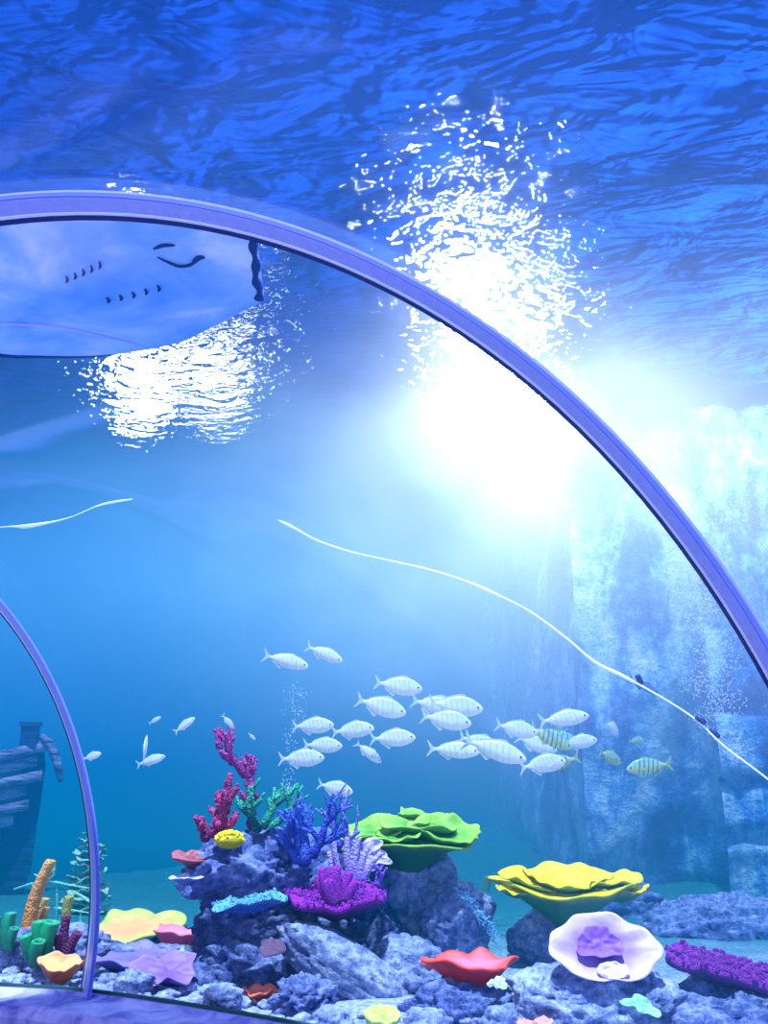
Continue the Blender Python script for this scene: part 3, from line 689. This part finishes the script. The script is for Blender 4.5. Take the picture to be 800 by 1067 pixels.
# spiky cyan grass on the boulder edge
c = at(500, 962, 4.95); m = mpp(500, 962, 4.95); mb = MB()
for i in range(150):
    t = RND.random(); px, py = 478+34*t+RND.uniform(-3, 3), 932+42*t**1.2+RND.uniform(-4, 4)
    p = Vector(((px-500)*m, RND.uniform(-.03, .03), -(py-962)*m)); d = Vector((RND.uniform(.1, 1), RND.uniform(-.7, .3), RND.uniform(-.6, 1))).normalized()
    mb.tube([p, p+d*m*5, p+d*m*RND.uniform(8, 11)+Vector((0, 0, -m*2))], [m*.5, m*.4, m*.12], 4, False, lin((130, 200, 235)) if RND.random() < .6 else lin((60, 120, 190)))
o = mb.build('spiky_coral', M_smooth); o.location = c; tag(o, 'pale cyan spiky growth fringing the right edge of the rounded boulder', 'coral')
# pale hydroid tree (tiered) and antler plates, far left
c = at(90, 915, 6.6); m = mpp(90, 915, 6.6); root = empty('tiered_coral', c, label='tall hazy mint tiered coral standing behind the narrow arch', cat='coral')
mb = MB(); mb.tube([(0, 0, -34*m), (1*m, 0, 0), (0, 0, 44*m)], [4*m, 3*m, 1.5*m], 7, True, lin((110, 190, 170))); mb.build('trunk', M_rough, root)
for i in range(13):
    t = i/12; rw = (20*(1-t)**.7+6)*m*RND.uniform(.8, 1.15)
    plate_rows((0, 0, 0), rw, rw*.7, .05*rw, i*1.3, ((120, 205, 180), (185, 235, 200), (60, 150, 150)), stem=.15*rw, ruffle=.12*rw, k=4, lob=.18, thick=.06*rw, nr=6, nt=36).build('tier', M_rough, root).location = (RND.uniform(-4, 4)*m, 0, (-30+74*t)*m)
def antler(x, y, Y, arms, label, col):
    c = at(x, y, Y); m = mpp(x, y, Y); mb = MB()
    for pts, r in arms:
        mb.tube([Vector(((a-x)*m, dy*m, -(b-y)*m)) for a, b, dy in pts], [r*m*(1-.75*abs(k/(len(pts)-1)-.4)) for k in range(len(pts))], 8, True, lin(col), .35)
    o = mb.build('antler_coral', M_rough); o.location = c; return tag(o, label, 'coral')
antler(55, 920, 5.6, [([(16, 926, 0), (32, 921, 0), (52, 918, 0), (72, 922, 0), (98, 926, 0)], 4), ([(50, 918, 0), (56, 912, 0), (55, 903, 0)], 5), ([(56, 919, 0), (40, 914, 0), (34, 912, 4)], 3), ([(60, 922, 0), (62, 950, 0), (62, 975, 0)], 3)], 'mint antler coral with wide flat arms behind the orange sponge', (110, 215, 200))
antler(75, 947, 5.6, [([(57, 946, 0), (72, 948, 0), (96, 951, 0), (108, 950, 0)], 3), ([(76, 930, 0), (90, 938, 0), (104, 946, 0)], 5), ([(85, 948, 0), (85, 965, 0), (85, 985, 0)], 3)], 'lower mint antler coral crossing behind the narrow arch', (140, 225, 195))

# ---------------- shipwreck, far left
def wood(name, c1, c2):
    n = NT(name); p = n.n('ShaderNodeMapping', Vector=n.obj(), Scale=(1, 1, 7), Rotation=(0, .35, 0)).outputs[0]
    v = n.noise(p, 3, 5, .7); n.surf(n.n('ShaderNodeBsdfPrincipled', **{'Base__Color': n.ramp(v, [(.4, c1), (.62, c2)]), 'Roughness': .9, 'Normal': n.bump(v, 1, .05)}).outputs[0]); return n.m
m_wood = wood('wreck_planks', srgb(20, 40, 110), srgb(190, 190, 245)); m_wd = wood('wreck_haze_blue', srgb(5, 40, 110), srgb(20, 70, 150))  # second wood takes the haze colour, so the hull fades out
RND_I = [0, 7, -3, 9, 2, 14, 24]; Y0 = 7.4; c = at(10, 850, Y0); m = mpp(10, 850, Y0); root = empty('shipwreck', c, label='hazy sunken wooden ship hull with broken ribs at far left', cat='shipwreck')
def wp(x, y, dy=0): return Vector(((x-10)*m, dy*m, -(y-850)*m))
for i in range(7):
    y = 792+i*13+RND.uniform(-2, 2); mb = MB(); rows = []
    for k in range(15):
        t = k/14; x = -110+(152-i*3-RND_I[i])*t; cur = -40*math.sin((1-t)*1.4)
        yy = y-(38*t)*(1-.05*i)+26
        rows.append([wp(x, yy-5.6, cur), wp(x, yy+5.2, cur-2+i), wp(x, yy+5.2, cur+6), wp(x, yy-5.6, cur+6)])
    mb.grid(rows, True); mb.f.append((0, 1, 2, 3)); mb.f.append((56, 57, 58, 59)); mb.build('plank', m_wood, root)
for pts, r in (([(36, 770), (46, 778), (54, 795), (60, 815)], 5), ([(-20, 760), (-34, 775), (-44, 800)], 5)):
    mb = MB(); mb.tube([wp(a, b) for a, b in pts], [r*m*.8, r*m, r*m, r*m*.6], 6); mb.build('hull_rib', m_wood, root)
mb = MB(); mb.box(wp(23, 772), (17*m, 14*m, 30*m), .2); mb.box(wp(23, 757), (21*m, 17*m, 4*m), .2); mb.build('mast_stump', m_wd, root, smooth=False)
mb = MB(); mb.add([wp(-110, 800, 8), wp(36, 778, 8), wp(40, 800, 8), wp(34, 900, 10), wp(20, 960, 14), wp(-110, 960, 12)], [(0, 1, 2, 3, 4, 5)]); mb.build('hull_side', m_wd, root, smooth=False)

# ---------------- fish
def fish_mat(name, top, side, stripe, amt):
    n = NT(name); p = n.n('ShaderNodeSeparateXYZ', Vector=n.obj()).outputs
    w = n.math('SINE', n.math('MULTIPLY', n.math('ADD', p[0], n.math('MULTIPLY', p[2], .25)), 62.0))
    st_ = n.math('MULTIPLY', n.n('ShaderNodeMapRange', Value=w, i1=.35, i2=.9).outputs[0], amt)
    lim = n.n('ShaderNodeMapRange', Value=n.math('ABSOLUTE', n.math('SUBTRACT', p[0], .02)), i1=.36, i2=.22).outputs[0]
    up = n.n('ShaderNodeMapRange', Value=p[2], i1=-.02, i2=.13).outputs[0]
    c = n.mix(up, side, top); c = n.mix(n.math('MULTIPLY', st_, lim), c, stripe)
    n.surf(n.n('ShaderNodeBsdfPrincipled', **{'Base__Color': c, 'Roughness': .35, 'Metallic': .0, 'Specular__IOR__Level': .7, 'Emission__Color': c, 'Emission__Strength': .2}).outputs[0]); return n.m  # skin glows a little to keep the fish bright
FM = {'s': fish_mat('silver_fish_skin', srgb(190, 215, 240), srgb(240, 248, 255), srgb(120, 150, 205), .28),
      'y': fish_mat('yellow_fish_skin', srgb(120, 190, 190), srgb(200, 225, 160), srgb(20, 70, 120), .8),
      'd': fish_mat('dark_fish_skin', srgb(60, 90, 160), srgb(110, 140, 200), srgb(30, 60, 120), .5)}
m_fin = principled('fish_fin', srgb(215, 235, 240), .4, **{'Emission__Color': srgb(215, 235, 240), 'Emission__Strength': .08})  # fins carry a slight glow too
m_finy = principled('fish_fin_yellow', srgb(190, 215, 130), .4); m_find = principled('fish_fin_dark', srgb(70, 100, 170), .4)
m_eye = principled('fish_eye', srgb(10, 15, 50), .1)
FN = {'s': m_fin, 'y': m_finy, 'd': m_find}
def fish_proto(kind, deep):
    "unit length fish, nose at +.5 on x"
    root = empty('fish')
    prof = [(.5, .004), (.485, .03), (.45, .062), (.38, .1), (.28, .138), (.16, .16), (.04, .158), (-.08, .135), (-.19, .098), (-.27, .06), (-.33, .034), (-.37, .028), (-.39, .03)]
    mb = MB(); rows = []
    for x, h in prof:
        hh = h*deep; wd = h*.42; off = .012*math.sin((x+.4)*3)
        rows.append([Vector((x, wd*math.sin(t)*(1-.25*abs(math.cos(t))), off+hh*math.cos(t))) for t in [2*PI*k/16 for k in range(16)]])
    mb.grid(rows, True); mb.f.append(tuple(range(16))); mb.build('body', FM[kind], root)
    def fin(name, pts, th=.004):
        mb = MB(); n = len(pts)
        vs = [Vector((a, s*th, b)) for s in (-1, 1) for a, b in pts]
        fs = [tuple(range(n)), tuple(range(2*n-1, n-1, -1))]+[(i, (i+1) % n, n+(i+1) % n, n+i) for i in range(n)]
        mb.add(vs, fs); return mb.build(name, FN[kind], root, smooth=False, weld=False)
    fin('tail_fin', [(-.36, .025), (-.42, .06), (-.5, .15), (-.53, .165), (-.49, .07), (-.455, .0), (-.49, -.07), (-.53, -.155), (-.5, -.14), (-.42, -.055), (-.36, -.025)])
    d = deep
    fin('dorsal_fin', [(.2, .14*d), (.14, .2*d), (.06, .205*d), (-.06, .17*d), (-.18, .135*d), (-.28, .085*d), (-.26, .05*d), (-.05, .12*d), (.12, .14*d)])
    fin('anal_fin', [(-.02, -.14*d), (-.1, -.19*d), (-.2, -.125*d), (-.29, -.075*d), (-.26, -.04*d), (-.1, -.11*d)])
    for s in (-1, 1):
        mb = MB(); mb.add([(.24, s*.055, -.02), (.12, s*.1, -.055), (.1, s*.1, -.02), (.2, s*.062, .01)], [(0, 1, 2, 3)]); mb.build('pectoral_fin', FN[kind], root, smooth=False)
        mb = MB(); mb.blob((.405, s*.032, .025*d), .019, 10, 8); mb.build('eye', m_eye, root)
    return root
PROTO = {('s', 1): fish_proto('s', 1.18), ('s', 0): fish_proto('s', .98), ('y', 1): fish_proto('y', 1.1), ('d', 0): fish_proto('d', .8)}
USED = set()
# tail x, y, head x, y, depth, kind, deep, group, label, turn away
SG = None
FISH = [
 (275, 683, 321, 695, 5.6, 's', 0, 'upper left fish of the leading pair high above the staghorn coral', 0),
 (319, 673, 357, 690, 5.7, 's', 0, 'upper right fish of the leading pair, nose tilted down', 0),
 (391, 711, 440, 719, 5.6, 's', 1, 'striped silver fish at the top of the school with raised forked tail', 0),
 (372, 729, 423, 744, 5.6, 's', 1, 'slim silver fish just below the topmost one of the school', 0),
 (429, 730, 480, 741, 5.9, 's', 1, 'silver fish half hidden behind the bright fish at the upper middle', 0),
 (447, 732, 503, 740, 5.6, 's', 1, 'bright broad silver fish overlapping two others at upper middle', 0),
 (439, 746, 491, 755, 5.5, 's', 1, 'striped silver fish under the overlapping pair at upper middle', 0),
 (305, 757, 348, 756, 5.6, 's', 1, 'level silver fish at the left rear of the school', 0),
 (346, 763, 390, 759, 5.7, 's', 1, 'boldly striped silver fish in the middle left of the school', 0),
 (386, 770, 433, 769, 5.6, 's', 1, 'level silver fish between the striped one and the dark backed one', 0),
 (316, 776, 357, 778, 5.8, 's', 1, 'small silver fish below the level fish at left rear', 0),
 (291, 791, 338, 790, 5.5, 's', 1, 'lowest silver fish at the left rear of the school', 0),
 (371, 774, 397, 795, 5.7, 's', 0, 'silver fish diving steeply down to the right', 0),
 (331, 817, 368, 826, 5.4, 's', 1, 'greenish silver fish swimming alone above the green plate coral', 0),
 (446, 780, 500, 784, 5.6, 's', 0, 'slim silver fish with its nose behind another, lower middle', 0),
 (478, 768, 522, 781, 5.8, 's', 1, 'silver fish mostly covered by the long fish at lower middle', 0),
 (484, 771, 548, 793, 5.5, 's', 0, 'longest silver fish slanting downward at the lower middle', 0),
 (562, 752, 614, 746, 5.5, 's', 0, 'silver fish swimming level above the crowded right cluster', 0),
 (516, 755, 561, 765, 5.7, 's', 1, 'silver fish on the upper left of the crowded right cluster', 0),
 (538, 768, 580, 783, 5.9, 's', 1, 'pale fish with low belly inside the crowded right cluster', 0),
 (552, 758, 596, 780, 5.75, 'y', 1, 'olive tinted fish at the heart of the crowded right cluster', 0),
 (560, 765, 603, 774, 6.0, 'y', 1, 'yellowish fish behind the heart of the crowded right cluster', 0),
 (585, 776, 622, 771, 5.9, 's', 1, 'small round fish leaving the cluster on its right side', 0),
 (542, 800, 590, 793, 5.6, 's', 1, 'silver fish along the bottom of the crowded right cluster', 0),
 (603, 789, 560, 801, 5.8, 'y', 1, 'yellowish fish heading left under the right cluster', 0),
 (628, 754, 648, 764, 6.6, 's', 1, 'faint hazy fish right of the crowded cluster', .9),
 (654, 773, 672, 771, 6.4, 'y', 1, 'tiny yellowish fish above the big striped olive one', .6),
 (622, 783, 650, 795, 6.0, 'y', 1, 'stubby olive fish with dark bars beside the rock wall', .7),
 (700, 796, 652, 802, 5.9, 'y', 1, 'largest olive fish with dark bars in front of the rock wall', 0),
 (655, 707, 686, 723, 5.6, 'd', 0, 'dark slim fish right under the long white hose', 0),
 (182, 763, 203, 748, 5.8, 's', 0, 'small white fish heading up right, above the pair at left', 0),
 (150, 797, 152, 766, 5.7, 's', 1, 'white fish pointing straight up at left', .3),
 (143, 797, 172, 788, 5.9, 's', 0, 'translucent small fish right beside the upright one', 0),
 (155, 754, 168, 747, 6.2, 's', 0, 'tiny faint fish above the upright white one', 0),
 (232, 745, 243, 759, 6.2, 's', 0, 'tiny fish diving beside the top of the magenta soft coral', .3),
 (86, 791, 106, 785, 5.9, 's', 1, 'small fish just right of the narrow arch', 0),
 (259, 764, 266, 771, 6.4, 's', 0, 'tiniest hazy fish between the left group and the school', 0),
]
for (tx, ty, hx, hy, Y, kd, dp, label, turn) in FISH:
    key = (kd, dp)
    if key in USED: o = copy_tree(PROTO[key])
    else: o = PROTO[key]; USED.add(key)
    a, b = at(tx, ty, Y), at(hx, hy, Y); L = (b-a).length/math.cos(turn)
    d = (b-a).normalized()*math.cos(turn)+Vector((0, 1, 0))*math.sin(turn); d.normalize()
    if not turn: d = (d+Vector((0, RND.uniform(-.18, .18), 0))).normalized()
    side = Vector((0, 0, 1)).cross(d)
    if side.length < .3: side = Vector((0, 1, 0))
    side.normalize(); up = d.cross(side)
    M = Matrix((d, side, up)).transposed()
    o.rotation_euler = M.to_euler(); o.location = (a+b)/2; o.scale = (L, L*.9, L)
    tag(o, label, 'fish', 'small striped fish schooling above the reef')

# ---------------- stingray gliding over the tunnel
ZR = 1.62
def rp(px, py, dz=0.0):
    v = at_z(px, py, ZR); return v+Vector((0, 0, dz))
out_px = [(263, 244), (268, 268), (272, 300), (273, 324), (250, 338), (215, 355), (185, 366), (140, 371), (90, 371), (40, 366), (0, 360), (-70, 345), (-150, 318), (-215, 285), (-245, 262), (-190, 238), (-110, 222), (-20, 213), (60, 209), (140, 214), (200, 226), (235, 236)]
outl = [rp(*q) for q in out_px]; cen = rp(40, 285)
root = empty('stingray', cen, label='large pale bellied stingray gliding over the tunnel roof at upper left', cat='stingray')
fine = smooth_path([(v.x, v.y) for v in outl]+[(outl[0].x, outl[0].y)], 5)[:-1]
mb = MB(); rows = []; nq = 14
n_ = NT('ray_belly'); v = n_.noise(n_.obj(), 2.2, 4, .6, .4); sp_ = n_.noise(n_.obj(), 22, 3)
bc = n_.ramp(v, [(.35, srgb(60, 125, 225)), (.55, srgb(125, 160, 240)), (.7, srgb(185, 195, 250))])
n_.surf(n_.n('ShaderNodeBsdfPrincipled', **{'Base__Color': bc, 'Roughness': .45, 'Emission__Color': bc, 'Emission__Strength': .27, 'Normal': n_.bump(n_.math('ADD', v, n_.math('MULTIPLY', sp_, .1)), .35, .03)}).outputs[0]); m_belly = n_.m  # belly given a glow of its own to brighten it
m_back = principled('ray_back', srgb(30, 45, 110), .5); m_dark = principled('ray_dark', srgb(14, 24, 110), .95, spec=.05)
for side in (0, 1):
    mb = MB(); rows = []
    for i in range(nq+1):
        q = i/nq; row = []
        for x, y in fine:
            px_, py_ = (x-cen.x)*q, (y-cen.y)*q
            zz = (.10*(1-q*q)**1.0 if side else -.045*(1-q**2)**1.5)+.05*q**2*math.sin(px_*2.5)
            row.append(Vector((px_, py_, zz)))
        rows.append(row)
    mb.grid(rows, True); mb.build('back' if side else 'belly', m_back if side else m_belly, root)
def rl(px, py): 
    v = rp(px, py)-cen; q = v.xy.length
    return Vector((v.x, v.y, -.046+.05*math.sin(v.x*2.5)*.1))
def on_belly(px, py, dz=-.004):
    v = rp(px, py)-cen; ang = math.atan2(v.y, v.x)
    best = min(fine, key=lambda f: abs((math.atan2(f[1]-cen.y, f[0]-cen.x)-ang+PI) % (2*PI)-PI))
    q = min(1, v.xy.length/math.hypot(best[0]-cen.x, best[1]-cen.y))
    return Vector((v.x, v.y, -.045*(1-q**2)**1.5+.05*q**2*math.sin(v.x*2.5)+dz))
def line(name, pts, r, mat=None):
    mb = MB(); P = smooth_path([tuple(on_belly(*p)) for p in pts], 5)
    n = len(P); mb.tube(P, [r*(.35+.65*math.sin(PI*min(1, max(0, k/(n-1))))) for k in range(n)], 6); mb.build(name, mat or m_dark, root)
line('mouth', [(164, 264), (174, 270), (186, 276), (197, 277), (205, 274), (212, 271)], .006)
line('nostril', [(160, 257), (170, 255), (182, 256)], .007); line('nostril', [(200, 276), (206, 271), (213, 272)], .009)
for k in range(5):
    x, y = 70+k*8.5, 279-k*3; line('gill_slit', [(x, y-4), (x+1.5, y), (x, y+3)], .004)
    x, y = 112+k*13, 303-k*1.8; line('gill_slit', [(x, y-3.5), (x+2.5, y), (x+1, y+2.5)], .006)
line('belly_fold', [(-60, 322), (0, 327), (60, 332), (105, 345), (145, 362)], .006, principled('ray_fold', srgb(170, 175, 250), .5))
mb = MB(); P = smooth_path([tuple(on_belly(*p, -.006)) for p in [(259, 245), (264, 256), (264, 272), (267, 286), (266, 300), (270, 312), (270, 322)]], 5); nP = len(P); mb.tube(P, [.013+.005*math.sin(k*.9)+.004*k/nP for k in range(nP)], 8, flat=.45); mb.build('snout_edge', m_dark, root)
mb = MB(); P = smooth_path([tuple(on_belly(*p, -.002)) for p in [(-150, 317), (-70, 344), (0, 360), (40, 365), (90, 370), (120, 371)]], 5); mb.tube(P, [.012*(1-k/(len(P))) + .002 for k in range(len(P))], 8); mb.build('fin_edge', m_dark, root)
mb = MB(); a = rp(-240, 262)-cen; mb.tube([a*.9, a+Vector((-.5, .1, .02)), a+Vector((-1.3, .1, -.04)), a+Vector((-2.1, .4, -.02))], [.05, .035, .018, .006], 8); mb.build('tail', m_back, root)

# ---------------- hose, light streak and bubbles
m_hose = principled('hose_white', srgb(235, 245, 255), .3, **{'Emission__Color': srgb(225, 240, 255), 'Emission__Strength': .55})  # hose is no lamp, glow added to make it bright white
m_clip = principled('hose_clip', srgb(15, 35, 130), .5)
pts = [(290, 542, 6.4), (308, 551, 6.3), (330, 563, 6.2), (365, 575, 6.1), (400, 583, 6.0), (440, 592, 5.9), (475, 602, 5.8), (505, 614, 5.7), (550, 636, 5.6), (590, 665, 5.5), (620, 690, 5.4), (650, 705, 5.3), (690, 727, 5.2), (725, 750, 5.1), (755, 778, 5.0), (800, 812, 4.9), (870, 870, 4.8), (960, 930, 4.75)]
P = smooth_path([tuple(at(*p)) for p in pts], 6); mb = MB(); n = len(P)
def hr(k):  # bright stretches of the hose put into its thickness
    t = k/(n-1); return .0085*(min(1, .35+t*22))*(1+.7*math.exp(-((t-.03)/.03)**2)+.8*math.exp(-((t-.41)/.02)**2)+.5*math.exp(-((t-.63)/.04)**2))*(.55 if t > .66 else .8)
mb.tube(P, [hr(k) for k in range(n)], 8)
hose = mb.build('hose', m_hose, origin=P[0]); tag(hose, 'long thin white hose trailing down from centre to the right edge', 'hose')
for (x, y, x2, y2) in ((726, 747, 734, 753), (741, 760, 748, 768), (664, 704, 668, 712)):
    mb = MB(); a, b = at(x, y, 5.08), at(x2, y2, 5.06)
    if x < 700: a, b = at(x, y, 5.27), at(x2, y2, 5.27)
    mb.tube([a-P_ for P_ in (Vector(P[0]),)]+[b-Vector(P[0])], .017, 8); mb.build('clip', m_clip, hose)
mb = MB(); P = smooth_path([tuple(at(*p)) for p in [(-60, 556, 6.2), (5, 549, 6.2), (30, 548, 6.2), (70, 540, 6.3), (105, 526, 6.4), (138, 520, 6.5)]], 6); n = len(P)  # streak of reflected light, modelled as a thin glowing tube
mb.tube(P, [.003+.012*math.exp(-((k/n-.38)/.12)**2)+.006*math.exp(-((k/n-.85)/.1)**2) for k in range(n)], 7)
tag(mb.build('hose', m_hose, origin=P[0]), 'short faint streak of reflected light built as a white tube near the left edge under the water surface', 'hose')
n_ = NT('bubble'); n_.surf(n_.n('ShaderNodeMixShader', i0=.5, i1=n_.n('ShaderNodeBsdfTransparent').outputs[0], i2=n_.n('ShaderNodeBsdfPrincipled', **{'Base__Color': (.9, .96, 1, 1), 'Roughness': .2, 'Emission__Color': (.8, .9, 1, 1), 'Emission__Strength': .1}).outputs[0]).outputs[0]); m_bub = n_.m  # bubbles given a faint glow of their own
def plume(pts, n, label, seed, rmin, rmax):
    rn = random.Random(seed); mb = MB(); P = smooth_path(pts, 8)
    for i in range(n):
        k = rn.randrange(len(P)); x, y, wdt, Y = P[k]
        j = rn.gauss(0, 1); p = at(x+j*wdt*.5+4*noise.noise(Vector((y*.05, seed, 0)))*wdt*.2, y+rn.uniform(-6, 6), Y+rn.gauss(0, .12))
        mb.blob(p, rn.uniform(rmin, rmax), 6, 4)
    return tag(mb.build('bubble_plume', m_bub, origin=P[0][:1]+(5, 0) if False else at(P[0][0], P[0][1], P[0][3])), label, 'bubbles', kind='stuff')
plume([(768, 790, 14, 6.6), (748, 740, 26, 6.6), (742, 700, 30, 6.6), (735, 655, 24, 6.6), (728, 600, 22, 6.6), (745, 540, 50, 6.6), (760, 470, 70, 6.6)], 3600, 'cloud of fine white bubbles rising before the right rock wall', 2, .002, .006)
plume([(300, 830, 5, 5.2), (303, 790, 8, 5.2), (308, 750, 10, 5.2), (310, 715, 14, 5.2)], 260, 'faint thin stream of bubbles rising from the staghorn coral', 3, .0015, .0035)
